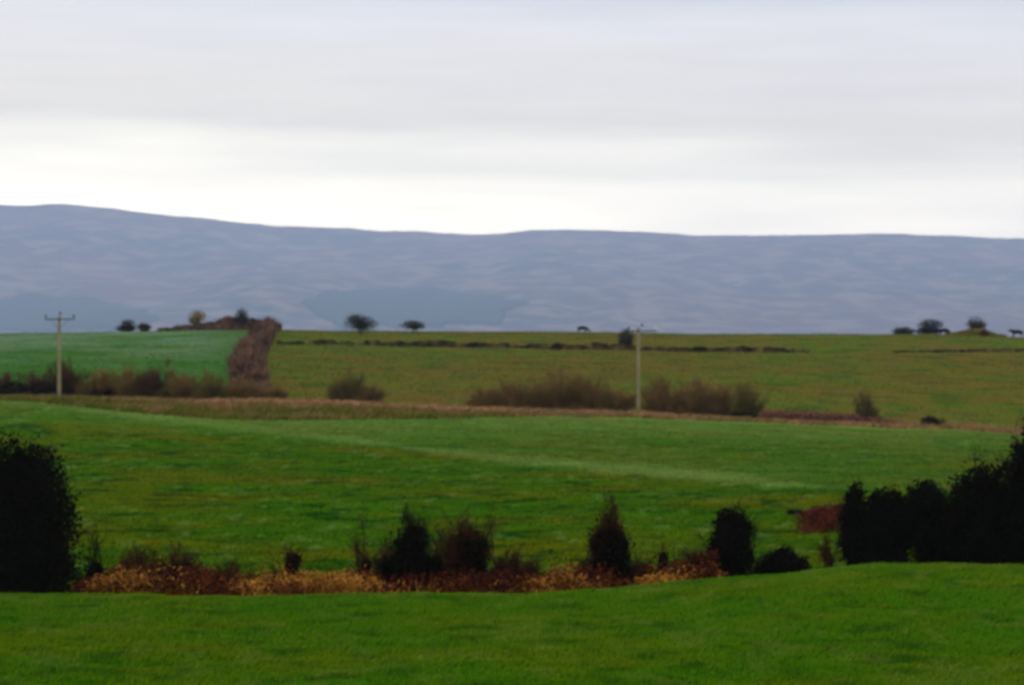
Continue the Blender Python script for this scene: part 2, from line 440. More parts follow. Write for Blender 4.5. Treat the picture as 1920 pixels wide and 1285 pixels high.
plantation([(560, 575), (590, 556), (640, 546), (760, 541), (880, 552), (985, 570), (960, 590), (930, 612), (800, 618), (640, 618), (590, 600)], 'dark blue conifer forest block on the mountain foot behind the two lone trees')
plantation([(-60, 566), (60, 552), (180, 558), (260, 580), (300, 605), (220, 622), (-60, 626)], 'dark conifer forest at the mountain foot behind the left utility pole')

# ------------------------------------------------------------------ grass (blades)
def blades(name, key, n, d0, d1, u0, u1, h, wd, label, lean=2.0, mask=None, pw=1.0):
    u = RNG.uniform(u0, u1, n); d = (d0 ** pw + RNG.random(n) * (d1 ** pw - d0 ** pw)) ** (1 / pw)
    if mask is not None:
        k = mask(u, d); u, d = u[k], d[k]; n = len(u)
    x, z = X(u, d), gz(u, d)
    clump = fbm(x / .8, d / .8, 21, 3)
    hh = h * RNG.uniform(.5, 1.3, n) * (.45 + 1.1 * clump)
    ww = wd * RNG.uniform(.6, 1.4, n)
    a = RNG.uniform(0, 2 * np.pi, n); la = RNG.normal(.3, 1.0, n); ll = hh * RNG.uniform(.3, lean, n)
    dx, dy = np.cos(a) * ww, np.sin(a) * ww
    V = np.empty((n, 3, 3))
    V[:, 0] = np.stack([x - dx, d - dy, z - .02], 1); V[:, 1] = np.stack([x + dx, d + dy, z - .02], 1)
    V[:, 2] = np.stack([x + np.cos(la) * ll, d + np.sin(la) * ll, z + hh], 1)
    tone = np.repeat(RNG.random(n) ** 2, 3).reshape(n, 3); tone[:, :2] *= .5
    o = mesh_obj(name, V.reshape(-1, 3), np.arange(3 * n).reshape(n, 3), M[key + '_blade'],
                 attrs={'pale': np.repeat(PALE[key](u, d), 3), 'tone': tone.ravel()})
    return tag(o, label, 'grass', kind='stuff')
blades('grass', 'near', 420000, 58, 86.5, -80, 2000, .11, .020, 'short bright green grass of the nearest field')
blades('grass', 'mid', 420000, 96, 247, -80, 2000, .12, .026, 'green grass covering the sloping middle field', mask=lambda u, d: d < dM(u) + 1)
blades('rough_grass', 'verge', 60000, 228, 259, -80, 2000, .45, .07, 'tawny rough grass along the verge below the bare hedge', mask=lambda u, d: d > dM(u) - 1)
blades('rough_grass', 'up', 130000, 259, 468, 440, 2000, .18, .045, 'olive tussocky grass of the upper pasture', mask=lambda u, d: u > UB(d))
blades('grass', 'left', 60000, 259, 468, -80, 520, .14, .05, 'bluish green young crop in the upper left field', mask=lambda u, d: u < UB(d))

# ------------------------------------------------------------------ plants
def seg_mesh(segs):
    """segs: (n,8) p0 p1 r0 r1 -> 3-sided prisms"""
    s = np.asarray(segs); n = len(s)
    p0, p1, r0, r1 = s[:, :3], s[:, 3:6], s[:, 6], s[:, 7]
    t = p1 - p0; t /= np.linalg.norm(t, axis=1, keepdims=True) + 1e-9
    ref = np.where(np.abs(t[:, 2:3]) > .9, [[1., 0, 0]], [[0, 0, 1.]])
    a = np.cross(t, ref); a /= np.linalg.norm(a, axis=1, keepdims=True) + 1e-9
    b = np.cross(t, a)
    V = np.empty((n, 6, 3))
    for k in range(3):
        c, sn = math.cos(2.0944 * k), math.sin(2.0944 * k)
        o = a * c + b * sn
        V[:, k] = p0 + o * r0[:, None]; V[:, 3 + k] = p1 + o * r1[:, None]
    base = (np.arange(n) * 6)[:, None]
    Fc = np.concatenate([base + [[k, (k + 1) % 3, 3 + (k + 1) % 3, 3 + k]] for k in range(3)])
    return V.reshape(-1, 3), Fc
def curve_segs(rng, a, c, b, r0, r1, n=5, wob=.04):
    t = np.linspace(0, 1, n + 1)[:, None]
    P = (1 - t) ** 2 * a + 2 * t * (1 - t) * c + t * t * b
    P[1:-1] += rng.normal(0, wob, (n - 1, 3)) * np.linalg.norm(b - a)
    r = r0 + (r1 - r0) * t[:, 0]
    return np.concatenate([P[:-1], P[1:], r[:-1, None], r[1:, None]], 1), P
def in_blobs(rng, blobs, n, shell=.35):
    """blobs (cx,cz,rx,rz) metres; random points, denser to the outside."""
    wts = np.array([b[2] * b[2] * b[3] for b in blobs]) ** .8; wts /= wts.sum()
    k = rng.choice(len(blobs), n, p=wts); B = np.array(blobs)[k]
    v = rng.normal(size=(n, 3)); v /= np.linalg.norm(v, axis=1, keepdims=True)
    r = rng.random(n) ** shell
    lump = .62 + .72 * fbm(v[:, 0] * 2.3 + k * 7 + 50, v[:, 2] * 2.3 + v[:, 1] * 1.7 + 50, 3, 3)
    r = r * lump * (1 + np.abs(rng.normal(0, .15, n)) * (rng.random(n) < .45))
    P = np.stack([B[:, 0] + v[:, 0] * r * B[:, 2], v[:, 1] * r * B[:, 2] * .85, B[:, 1] + v[:, 2] * r * B[:, 3]], 1)
    return P[P[:, 2] > .02]
def leaves(rng, P, size, up=0.0):
    n = len(P)
    a = rng.normal(size=(n, 3)); a /= np.linalg.norm(a, axis=1, keepdims=True)
    c = rng.normal(size=(n, 3)); b = np.cross(a, c); b /= np.linalg.norm(b, axis=1, keepdims=True)
    s = size * rng.uniform(.55, 1.3, n)[:, None]
    V = np.stack([P - a * s, P - b * s * .55, P + a * s, P + b * s * .55], 1).reshape(-1, 3)
    return V, np.arange(4 * n).reshape(n, 4)
def limbs_and_twigs(rng, blobs, n_limb, n_twig, r_limb, r_twig, spread, trunk_h=0.0, trunk_r=0.0, twig_len=.35, up=.35):
    limbs, twigs, bases = [], [], []
    tips = in_blobs(rng, blobs, n_limb * 3, .5)[:n_limb]
    top = np.array([0, 0, trunk_h])
    if trunk_h > 0:
        s, _ = curve_segs(rng, np.array([0, 0, -.15]), np.array([rng.normal(0, .05), rng.normal(0, .05), trunk_h * .5]), top, trunk_r, trunk_r * .7, 4, .015); limbs.append(s)
    pts, dirs = [], []
    for tp in tips:
        a = top.copy() if trunk_h > 0 else np.array([tp[0] * spread + rng.normal(0, .06), tp[1] * spread + rng.normal(0, .06), -.1])
        c = a * .5 + tp * .5; c[2] += .12 * np.linalg.norm(tp - a); c[:2] = a[:2] * .65 + tp[:2] * .35
        s, P = curve_segs(rng, a, c, tp, r_limb * rng.uniform(.6, 1.1), r_twig, 5, .03)
        limbs.append(s)
        if trunk_h == 0: limbs.append(np.array([[0, 0, -.45, *a, r_limb, r_limb]]))
        for _ in range(n_twig):
            t = rng.uniform(.3, 1); j = min(int(t * 5), 4); f = t * 5 - j
            pts.append(P[j] * (1 - f) + P[j + 1] * f)
            dirs.append((P[j + 1] - P[j]) / (np.linalg.norm(P[j + 1] - P[j]) + 1e-6))
    pts, dirs = np.array(pts), np.array(dirs)
    n = len(pts)
    v = dirs * .6 + rng.normal(0, .65, (n, 3)); v[:, 2] += up * .6
    v /= np.linalg.norm(v, axis=1, keepdims=True)
    L = twig_len * rng.uniform(.4, 1.3, n)[:, None]
    mid = pts + v * L * .5; v2 = v + rng.normal(0, .35, (n, 3)); v2 /= np.linalg.norm(v2, axis=1, keepdims=True)
    end = mid + v2 * L * .5
    rr = np.full((n, 1), r_twig)
    T = np.concatenate([np.concatenate([pts, mid, rr, rr * .8], 1), np.concatenate([mid, end, rr * .8, rr * .4], 1)])
    v3 = v + rng.normal(0, .7, (n, 3)); v3 /= np.linalg.norm(v3, axis=1, keepdims=True)
    T = np.concatenate([T, np.concatenate([mid, mid + v3 * L * .6, rr * .7, rr * .3], 1)])
    return np.concatenate(limbs), T, end

_seed = [100]
def plant(name, label, cat, group, u, d, blobs_px, leaf=None, leaf_n=0, leaf_s=.08, twig=None, n_limb=14, n_twig=40, r_limb=.03, r_twig=.007,
          twig_px=None, trunk_px=0, trunk_r=.1, twig_len=.35, spread=.35, core=None, names=('stem', 'twigs', 'foliage'), base_y=None, tip_leaf=False):
    """blobs_px: (du, dy_up, ru, ry) in photograph pixels at distance d, relative to the foot; turned into metres here."""
    _seed[0] += 1
    rng = np.random.default_rng(_seed[0])
    s = d / F
    g = G(u, d)
    root = empty(name, g); tag(root, label, cat, group)
    tob = lambda bl: [(a * s, b * s, c * s, e * s) for a, b, c, e in bl]
    bl = tob(blobs_px)
    if twig:
        L, T, E = limbs_and_twigs(rng, tob(twig_px) if twig_px else bl, n_limb, n_twig, r_limb, r_twig, spread, trunk_px * s, trunk_r, twig_len)
        V, Fc = seg_mesh(L); mesh_obj(names[0], V, Fc, M[twig if core is None else core], root)
        V, Fc = seg_mesh(T); mesh_obj(names[1], V, Fc, M[twig], root)
    if leaf:
        P = in_blobs(rng, bl, leaf_n)
        if tip_leaf:
            P = np.concatenate([P, E + rng.normal(0, .05, E.shape)])
        V, Fc = leaves(rng, P, leaf_s); mesh_obj(names[2], V, Fc, M[leaf], root)
    return root

HG = 'dark bushes along the near hedge line'
def dark_bush(label, u, blobs, n, d=92.5, tw=None, group=HG, twig='dark_twig', nl=26, name='dark_bush', leaf_s=.085, cat='bush', tlen=.45, nt=58):
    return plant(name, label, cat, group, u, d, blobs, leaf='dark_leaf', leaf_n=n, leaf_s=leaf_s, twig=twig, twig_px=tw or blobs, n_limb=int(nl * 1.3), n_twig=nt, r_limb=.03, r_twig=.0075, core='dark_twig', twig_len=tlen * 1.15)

# left group and along the ditch (foot at about y 1125)
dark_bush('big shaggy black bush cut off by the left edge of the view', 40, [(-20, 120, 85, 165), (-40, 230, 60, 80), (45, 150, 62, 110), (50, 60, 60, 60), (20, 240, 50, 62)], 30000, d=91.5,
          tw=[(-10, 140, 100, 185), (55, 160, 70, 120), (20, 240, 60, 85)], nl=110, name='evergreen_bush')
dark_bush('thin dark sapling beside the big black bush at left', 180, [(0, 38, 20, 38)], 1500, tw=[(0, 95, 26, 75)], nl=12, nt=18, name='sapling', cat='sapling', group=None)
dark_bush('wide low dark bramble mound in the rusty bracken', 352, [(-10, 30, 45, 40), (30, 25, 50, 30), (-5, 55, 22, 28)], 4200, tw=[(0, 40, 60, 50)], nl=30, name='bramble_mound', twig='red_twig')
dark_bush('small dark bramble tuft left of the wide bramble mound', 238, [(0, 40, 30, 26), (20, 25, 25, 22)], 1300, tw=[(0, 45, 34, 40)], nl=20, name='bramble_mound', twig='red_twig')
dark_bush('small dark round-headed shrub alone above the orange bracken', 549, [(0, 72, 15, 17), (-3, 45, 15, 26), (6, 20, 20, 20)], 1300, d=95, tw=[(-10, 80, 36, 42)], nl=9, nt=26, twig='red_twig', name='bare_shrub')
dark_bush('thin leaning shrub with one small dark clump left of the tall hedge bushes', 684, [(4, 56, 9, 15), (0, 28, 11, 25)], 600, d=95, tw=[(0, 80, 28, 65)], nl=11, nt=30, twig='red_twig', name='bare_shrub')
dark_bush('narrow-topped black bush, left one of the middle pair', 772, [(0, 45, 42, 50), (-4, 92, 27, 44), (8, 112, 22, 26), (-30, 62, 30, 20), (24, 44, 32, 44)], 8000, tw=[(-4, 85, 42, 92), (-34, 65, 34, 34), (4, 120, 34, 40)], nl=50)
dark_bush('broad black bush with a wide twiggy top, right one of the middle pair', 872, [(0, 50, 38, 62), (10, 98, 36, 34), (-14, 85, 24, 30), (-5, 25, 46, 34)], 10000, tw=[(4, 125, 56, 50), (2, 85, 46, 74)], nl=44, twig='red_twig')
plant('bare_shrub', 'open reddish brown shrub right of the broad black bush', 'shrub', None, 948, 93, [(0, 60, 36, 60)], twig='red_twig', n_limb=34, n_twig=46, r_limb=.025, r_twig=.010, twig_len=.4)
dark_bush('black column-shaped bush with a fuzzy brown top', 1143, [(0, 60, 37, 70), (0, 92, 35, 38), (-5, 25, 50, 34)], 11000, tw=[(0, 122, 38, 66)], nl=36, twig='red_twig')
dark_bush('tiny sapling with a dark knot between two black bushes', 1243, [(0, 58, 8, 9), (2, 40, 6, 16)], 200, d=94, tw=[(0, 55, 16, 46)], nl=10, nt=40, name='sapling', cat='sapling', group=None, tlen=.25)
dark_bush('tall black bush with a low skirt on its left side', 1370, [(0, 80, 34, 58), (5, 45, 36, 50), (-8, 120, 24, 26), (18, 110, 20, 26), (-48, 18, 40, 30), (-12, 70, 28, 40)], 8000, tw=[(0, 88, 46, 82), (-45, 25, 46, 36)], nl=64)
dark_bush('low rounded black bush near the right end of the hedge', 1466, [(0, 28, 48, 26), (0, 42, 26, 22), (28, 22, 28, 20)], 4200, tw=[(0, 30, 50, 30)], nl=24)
plant('bare_shrub', 'wispy brown shrub rising from the bracken left of the wide bramble mound', 'shrub', 'wispy shrubs along the near hedge', 258, 93.5, [(0, 62, 34, 44)], twig='red_twig', n_limb=27, n_twig=46, r_limb=.02, r_twig=.010, twig_len=.5)
plant('bare_shrub', 'wispy brown shrub behind the wide bramble mound', 'shrub', 'wispy shrubs along the near hedge', 330, 93.5, [(0, 66, 40, 44)], twig='red_twig', n_limb=30, n_twig=46, r_limb=.02, r_twig=.010, twig_len=.5)
plant('bare_shrub', 'low wispy shrub on the bracken right of the wide bramble mound', 'shrub', 'wispy shrubs along the near hedge', 432, 93.5, [(0, 48, 44, 34)], twig='red_twig', n_limb=23, n_twig=46, r_limb=.02, r_twig=.010, twig_len=.5)
plant('bare_shrub', 'faint wispy shrub between the leaning shrub and the narrow-topped bush', 'shrub', 'wispy shrubs along the near hedge', 722, 93.5, [(0, 72, 30, 60)], twig='red_twig', n_limb=27, n_twig=46, r_limb=.02, r_twig=.010, twig_len=.5)
plant('bare_shrub', 'tall wispy brown shrub in the gap of the middle pair', 'shrub', 'wispy shrubs along the near hedge', 822, 93.5, [(0, 80, 24, 74)], twig='red_twig', n_limb=13, n_twig=46, r_limb=.02, r_twig=.010, twig_len=.5)
plant('bare_shrub', 'thin wispy shrub at the right foot of the open reddish shrub', 'shrub', 'wispy shrubs along the near hedge', 985, 93.5, [(0, 42, 26, 44)], twig='red_twig', n_limb=23, n_twig=46, r_limb=.02, r_twig=.010, twig_len=.5)
plant('bare_shrub', 'low wispy shrub at the left foot of the column-shaped bush', 'shrub', 'wispy shrubs along the near hedge', 1096, 93.5, [(0, 40, 26, 36)], twig='red_twig', n_limb=23, n_twig=46, r_limb=.02, r_twig=.010, twig_len=.5)
plant('bare_shrub', 'low wispy shrub at the right foot of the column-shaped bush', 'shrub', 'wispy shrubs along the near hedge', 1192, 93.5, [(0, 30, 26, 30)], twig='red_twig', n_limb=23, n_twig=46, r_limb=.02, r_twig=.010, twig_len=.5)
plant('bare_shrub', 'low wispy shrub at the left foot of the skirted tall bush', 'shrub', 'wispy shrubs along the near hedge', 1305, 93.5, [(0, 34, 30, 30)], twig='red_twig', n_limb=27, n_twig=46, r_limb=.02, r_twig=.010, twig_len=.5)
RGp = 'dark bushes massed at the right edge'
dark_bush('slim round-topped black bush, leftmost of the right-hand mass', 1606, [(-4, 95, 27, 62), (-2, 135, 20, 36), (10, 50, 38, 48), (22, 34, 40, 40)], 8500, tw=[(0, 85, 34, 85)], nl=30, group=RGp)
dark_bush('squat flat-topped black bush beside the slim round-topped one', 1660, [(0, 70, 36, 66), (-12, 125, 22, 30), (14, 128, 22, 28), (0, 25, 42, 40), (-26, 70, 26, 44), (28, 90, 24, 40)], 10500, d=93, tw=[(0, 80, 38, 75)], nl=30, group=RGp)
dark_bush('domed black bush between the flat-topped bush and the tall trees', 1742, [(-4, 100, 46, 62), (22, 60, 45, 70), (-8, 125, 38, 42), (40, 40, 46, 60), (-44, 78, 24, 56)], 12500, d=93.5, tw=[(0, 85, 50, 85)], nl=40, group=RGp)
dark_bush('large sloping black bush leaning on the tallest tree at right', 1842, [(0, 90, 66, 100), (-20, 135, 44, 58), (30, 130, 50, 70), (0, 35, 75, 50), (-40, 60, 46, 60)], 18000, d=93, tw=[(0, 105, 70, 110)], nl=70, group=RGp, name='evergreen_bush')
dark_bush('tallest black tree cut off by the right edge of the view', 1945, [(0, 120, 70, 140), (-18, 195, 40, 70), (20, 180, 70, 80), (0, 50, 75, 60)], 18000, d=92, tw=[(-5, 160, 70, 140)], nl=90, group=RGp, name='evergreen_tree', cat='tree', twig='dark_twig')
plant('bare_shrub', 'faint olive-brown twiggy shrub rising behind the tallest tree at right', 'shrub', None, 1925, 118, [(0, 140, 40, 75), (0, 70, 40, 70)], twig='red_twig', n_limb=60, n_twig=50, r_limb=.02, r_twig=.007, twig_len=.5)
plant('bare_shrub', 'small brown bare shrub left of the right-hand mass of bushes', 'shrub', None, 1553, 96, [(0, 30, 26, 34)], twig='red_twig', n_limb=18, n_twig=30, r_limb=.014, r_twig=.006, twig_len=.35)

# bracken
def fronds(name, label, pts_u, pts_d, h, mat, base_w=.028, kind='stuff', mat_name='bracken', cat='bracken'):
    n = len(pts_u)
    x, z = X(pts_u, pts_d), gz(pts_u, pts_d)
    hh = h * RNG.uniform(.45, 1.1, n)
    z0 = z + hh * RNG.uniform(-.05, .75, n)
    L = RNG.uniform(.10, .30, n)
    a = RNG.uniform(0, 2 * np.pi, n); el = RNG.normal(.35, .6, n)
    dv = np.stack([np.cos(a) * np.cos(el), np.sin(a) * np.cos(el), np.sin(el)], 1)
    sd_ = np.stack([-np.sin(a), np.cos(a), RNG.normal(0, .5, n)], 1)
    P = np.stack([x, pts_d, z0], 1)
    V = np.stack([P, P + dv * L[:, None] * .5 + sd_ * base_w, P + dv * L[:, None] - [[0, 0, .06]], P + dv * L[:, None] * .5 - sd_ * base_w], 1)
    o = mesh_obj(name, V.reshape(-1, 3), np.arange(4 * n).reshape(n, 4), mat)
    return tag(o, label, cat, kind=kind)
HB_top = U_((100, .5), (150, .9), (200, 1.5), (280, 1.65), (350, 1.7), (430, 1.35), (520, 1.25), (600, 1.3), (690, 1.25), (740, .9), (900, .9), (1000, 1.25), (1080, 1.2), (1160, .9), (1230, 1.0), (1300, 1.1), (1345, 1.1), (1380, .5))
n = 140000
u = RNG.uniform(120, 1375, n); d = RNG.uniform(88.5, 97, n)
lump = fbm(X(u, d) / 1.1, d / 1.1, 77, 3)
dens = np.interp(u, [150, 170, 290, 310, 420, 440, 690, 720, 980, 1000, 1080, 1110, 1195, 1230, 1280, 1350, 1375], [0, .8, .6, .25, .25, 1, 1, .12, .15, 1, 1, .2, .3, .9, .35, .2, 0])
k = (RNG.random(n) < dens) & (lump > .36)
u, d, lump = u[k], d[k], lump[k]
fronds('bracken', 'rusty orange dead bracken along the ditch of the near hedge', u, d, HB_top(u) * (.40 + 1.10 * lump), M['bracken'])
n = 90000
u = RNG.uniform(140, 1345, n); d = RNG.uniform(88.6, 95, n)
lump = fbm(X(u, d) / 1.6 + 9, d / 1.6, 57, 3)
dens = np.interp(u, [140, 200, 300, 420, 450, 690, 720, 980, 1000, 1080, 1110, 1200, 1230, 1290, 1345], [.7, .5, .8, .9, .2, .25, 1, 1, .35, .4, 1, 1, .5, .9, .9])
k = (RNG.random(n) < dens) & (lump > .45)
u, d, lump = u[k], d[k], lump[k]
fronds('undergrowth', 'dark red brambles filling the gaps between the black bushes', u, d, np.interp(u, [140, 280, 380, 450, 700, 850, 1000, 1150, 1340], [1.2, 2.0, 2.1, 1.0, 1.3, 2.0, 1.3, 1.9, 2.0]) * (.3 + 1.0 * lump), M['bracken_red'], cat='brambles')
n = 5000
u = RNG.normal(1545, 26, n); d = RNG.uniform(119, 131, n)
k = (u < 1600) & (u > 1490)
fronds('bracken', 'dark red bracken patch on the cut bank beside the right-hand bushes', u[k], d[k], np.full(k.sum(), .75) * np.clip((u[k] - 1480) / 40, .2, 1.2), M['bracken_red'])
n = 2600
u = RNG.uniform(1655, 1770, n); d = RNG.uniform(89.5, 91.5, n)
fronds('bracken', 'thin dark red bracken at the foot of the domed right-hand bush', u, d, np.full(n, .35), M['bracken_red'])
n = 9000
u = RNG.uniform(1425, 1690, n); d = RNG.uniform(256, 260, n)
fronds('bracken', 'brown bracken strip along the far end of the bare hedge', u, d, np.interp(u, [1425, 1500, 1600, 1690], [1.5, 1.5, 1.4, .3]), two_tone('red_brown_bracken', (.20, .085, .055), (.13, .055, .036), .7), base_w=.10)
n = 26000
u = RNG.uniform(190, 1700, n); d = RNG.uniform(254, 257.5, n)
k = RNG.random(n) < np.interp(u, [190, 420, 900, 1700], [.2, .8, 1, .9])
mstraw = two_tone('straw', (.56, .32, .18), (.36, .20, .10), .9)
fronds('dead_grass', 'pale tawny dead grass edging the foot of the bare hedge', u[k], d[k], np.full(k.sum(), .35), mstraw, base_w=.07, cat='dead grass')

# middle hedge: bare shrubs at about 258 m
MG = 'bare shrubs along the middle hedge'
def shrub(label, u, blobs, twig='brown_twig', d=259.5, nl=46, nt=110, rt=.009, name='bare_shrub', group=MG, tlen=.75, spread=.35):
    blobs = [(a, b * .95, c * 1.22, e * 1.05) for a, b, c, e in blobs]
    return plant(name, label, 'shrub', group, u, d, blobs, twig=twig, n_limb=int(nl * 1.1), n_twig=nt, r_limb=.035, r_twig=rt, twig_len=tlen, spread=spread, names=('stem', 'twigs', 'foliage'))
def dense(label, u, blobs, n, twig='maroon_twig', d=259.5, nl=40, leaf='dark_leaf', group=MG, name='hedge_shrub', tw=None, ls=.14):
    return plant(name, label, 'shrub', group, u, d, blobs, leaf=leaf, leaf_n=n, leaf_s=ls, twig=twig, twig_px=tw, n_limb=nl, n_twig=50, r_limb=.035, r_twig=.014, twig_len=.6, core='dark_twig', spread=.5)
dense('black-based dark hedge shrub at the far left edge', 15, [(0, 12, 48, 18)], 2600, tw=[(0, 24, 52, 28)])
dense('low maroon hedge shrub just left of the left utility pole', 78, [(0, 12, 36, 16)], 1800, tw=[(0, 26, 44, 30)])
shrub('tall brown shrub right behind the left utility pole', 124, [(0, 34, 34, 40)], 'maroon_twig', nl=60)
dense('dark-footed brown shrub to the right of the left utility pole', 192, [(0, 8, 26, 11)], 900, tw=[(0, 28, 36, 34)], twig='brown_twig')
shrub('brown shrub left of the tall reddish one', 234, [(0, 28, 34, 34)], 'brown_twig')
shrub('tall reddish dark shrub in the left part of the hedge', 286, [(0, 30, 30, 38)], 'maroon_twig', nl=60)
shrub('spreading thin brown shrub below the green field', 342, [(0, 26, 40, 36)], 'brown_twig', nl=40)
shrub('pale olive thin shrub below the green field corner', 398, [(0, 20, 40, 30)], 'olive_twig', nl=40)
shrub('low brown shrub at the foot of the bramble bank', 455, [(0, 16, 38, 24)], 'brown_twig', nl=50)
dense('small black-footed shrub right of the bramble bank foot', 514, [(0, 6, 18, 8)], 600, tw=[(0, 10, 28, 14)], twig='brown_twig')
shrub('olive upright shrub standing alone in the hedge gap', 655, [(0, 30, 26, 36), (-22, 18, 22, 24)], 'olive_twig', nl=60)
shrub('low brown shrub leaning against the olive one', 694, [(0, 14, 24, 20)], 'brown_twig', nl=40)
shrub('low brown shrub at the left end of the big brown thicket', 915, [(0, 14, 36, 20)], 'brown_twig')
shrub('mid-height brown shrub left of the tallest thicket shrub', 970, [(0, 24, 40, 32)], 'brown_twig', nl=60)
shrub('tallest and widest brown shrub of the bare thicket', 1044, [(0, 38, 52, 46), (15, 25, 50, 36)], 'brown_twig', nl=110)
shrub('brown shrub on the right shoulder of the tallest one', 1110, [(0, 26, 40, 36)], 'brown_twig', nl=64)
shrub('low thin shrub between the thicket shoulder and the short shrub', 1140, [(0, 14, 30, 20)], 'olive_twig', nl=24)
shrub('low wispy shrub in the dip before the tallest thicket shrub', 1004, [(0, 14, 34, 22)], 'brown_twig', nl=34)
shrub('low faint shrub joining the pole shrub and the reddish thicket shrub', 1268, [(0, 18, 32, 24)], 'brown_twig', nl=34)
shrub('low faint olive shrub right of the tall reddish one', 314, [(0, 14, 34, 20)], 'olive_twig', nl=30)
shrub('low brown shrub filling the gap right of the left utility pole', 158, [(0, 12, 26, 18)], 'brown_twig', nl=26)
shrub('short shrub just left of the right utility pole', 1168, [(0, 20, 28, 24)], 'brown_twig', nl=34)
shrub('broad brown shrub just right of the right utility pole', 1236, [(0, 30, 36, 40)], 'brown_twig', nl=72)
shrub('dense reddish brown shrub in the right part of the thicket', 1296, [(0, 32, 42, 42)], 'brown_twig', nl=84)
shrub('brown shrub at the right end of the thicket', 1346, [(0, 32, 32, 40)], 'brown_twig', nl=56)
shrub('narrow upright olive shrub above a black gorse clump', 1401, [(0, 30, 26, 36)], 'olive_twig', nl=50)
dense('flat black gorse clump under the narrow olive shrub', 1391, [(0, 4, 26, 8)], 900, d=256.5, tw=[(0, 4, 26, 8)], twig='dark_twig', nl=20, name='gorse_bush', group=None)
dense('round dark shrub standing apart on the right of the pasture', 1621, [(0, 22, 17, 24)], 420, tw=[(0, 28, 26, 34)], twig='olive_twig', leaf='thorn_leaf', nl=50)
dense('small flat black bush alone on the tawny strip at right', 1746, [(0, 5, 19, 9)], 700, d=257, tw=[(0, 5, 26, 9)], twig='dark_twig', nl=20, name='gorse_bush', group=None)

# skyline
def tree(label, u, d, trunk, blobs, twig, leaf, n, nl=40, ls=.13, name='field_tree', group=None, rt=.012, nt=30):
    return plant(name, label, 'tree', group, u, d, blobs, leaf=leaf, leaf_n=n, leaf_s=ls, twig=twig, n_limb=nl, n_twig=nt, r_limb=.05, r_twig=rt, trunk_px=trunk, trunk_r=.16, twig_len=.5, core='bark', names=('trunk', 'twigs', 'crown'))
tree('larger of two lone dark thorn trees on the skyline', 676, 440, 9, [(-6, 24, 24, 14), (10, 19, 22, 13), (-12, 29, 14, 8), (2, 14, 16, 9)], 'grey_twig', 'thorn_leaf', 2600, nl=60)
tree('smaller of two lone thorn trees on the skyline', 774, 446, 8, [(-2, 16, 22, 8), (8, 12, 15, 8)], 'grey_twig', 'thorn_leaf', 1000, nl=40)
tree('yellowish autumn tree on the skyline bank', 369, 482, 8, [(0, 27, 16, 14), (6, 31, 13, 9), (-6, 20, 14, 9)], 'olive_twig', 'yellow_leaf', 1500, nl=40)
tree('dark bushy tree on top of the bramble bank', 453, 478, 14, [(0, 30, 12, 14), (0, 20, 15, 10)], 'grey_twig', 'thorn_leaf', 1500, nl=36)
SB = 'bushes on the skyline'
def sbush(label, u, d, blobs, n, twig='grey_twig', leaf='thorn_leaf', nl=40, **k):
    return plant('skyline_bush' if False else 'round_bush', label, 'bush', SB, u, d, blobs, leaf=leaf, leaf_n=n, leaf_s=.14, twig=twig, n_limb=nl, n_twig=40, r_limb=.04, r_twig=.014, twig_len=.6, core='dark_twig', spread=.4)
sbush('left and darker of two bushes above the green field', 239, 478, [(0, 11, 15, 12), (-4, 5, 18, 6)], 1400, twig='maroon_twig', leaf='dark_leaf')
sbush('right and smaller of two bushes above the green field', 269, 478, [(0, 8, 14, 8)], 400, twig='maroon_twig')
sbush('upright dark bush on the field bank left of the right utility pole', 1173, 402, [(0, 24, 14, 16), (2, 10, 13, 10)], 1300, leaf='thorn_leaf')
sbush('low spreading bush at the left of the right-hand skyline cluster', 1694, 476, [(0, 7, 22, 8)], 500)
sbush('wide dark-footed bush of the right-hand skyline cluster', 1744, 476, [(0, 17, 24, 13), (-5, 7, 26, 7)], 2000, leaf='dark_leaf')
tree('round bare tree at the right end of the skyline', 1830, 474, 9, [(0, 23, 18, 15), (4, 17, 16, 10)], 'grey_twig', 'thorn_leaf', 1100, nl=54, nt=44, rt=.014)
plant('round_bush', 'small rusty bush below the round bare skyline tree', 'bush', None, 1846, 464, [(0, 5, 10, 8)], leaf='bracken_red', leaf_n=500, leaf_s=.13, twig='red_twig', n_limb=14, n_twig=20, r_limb=.03, r_twig=.012)

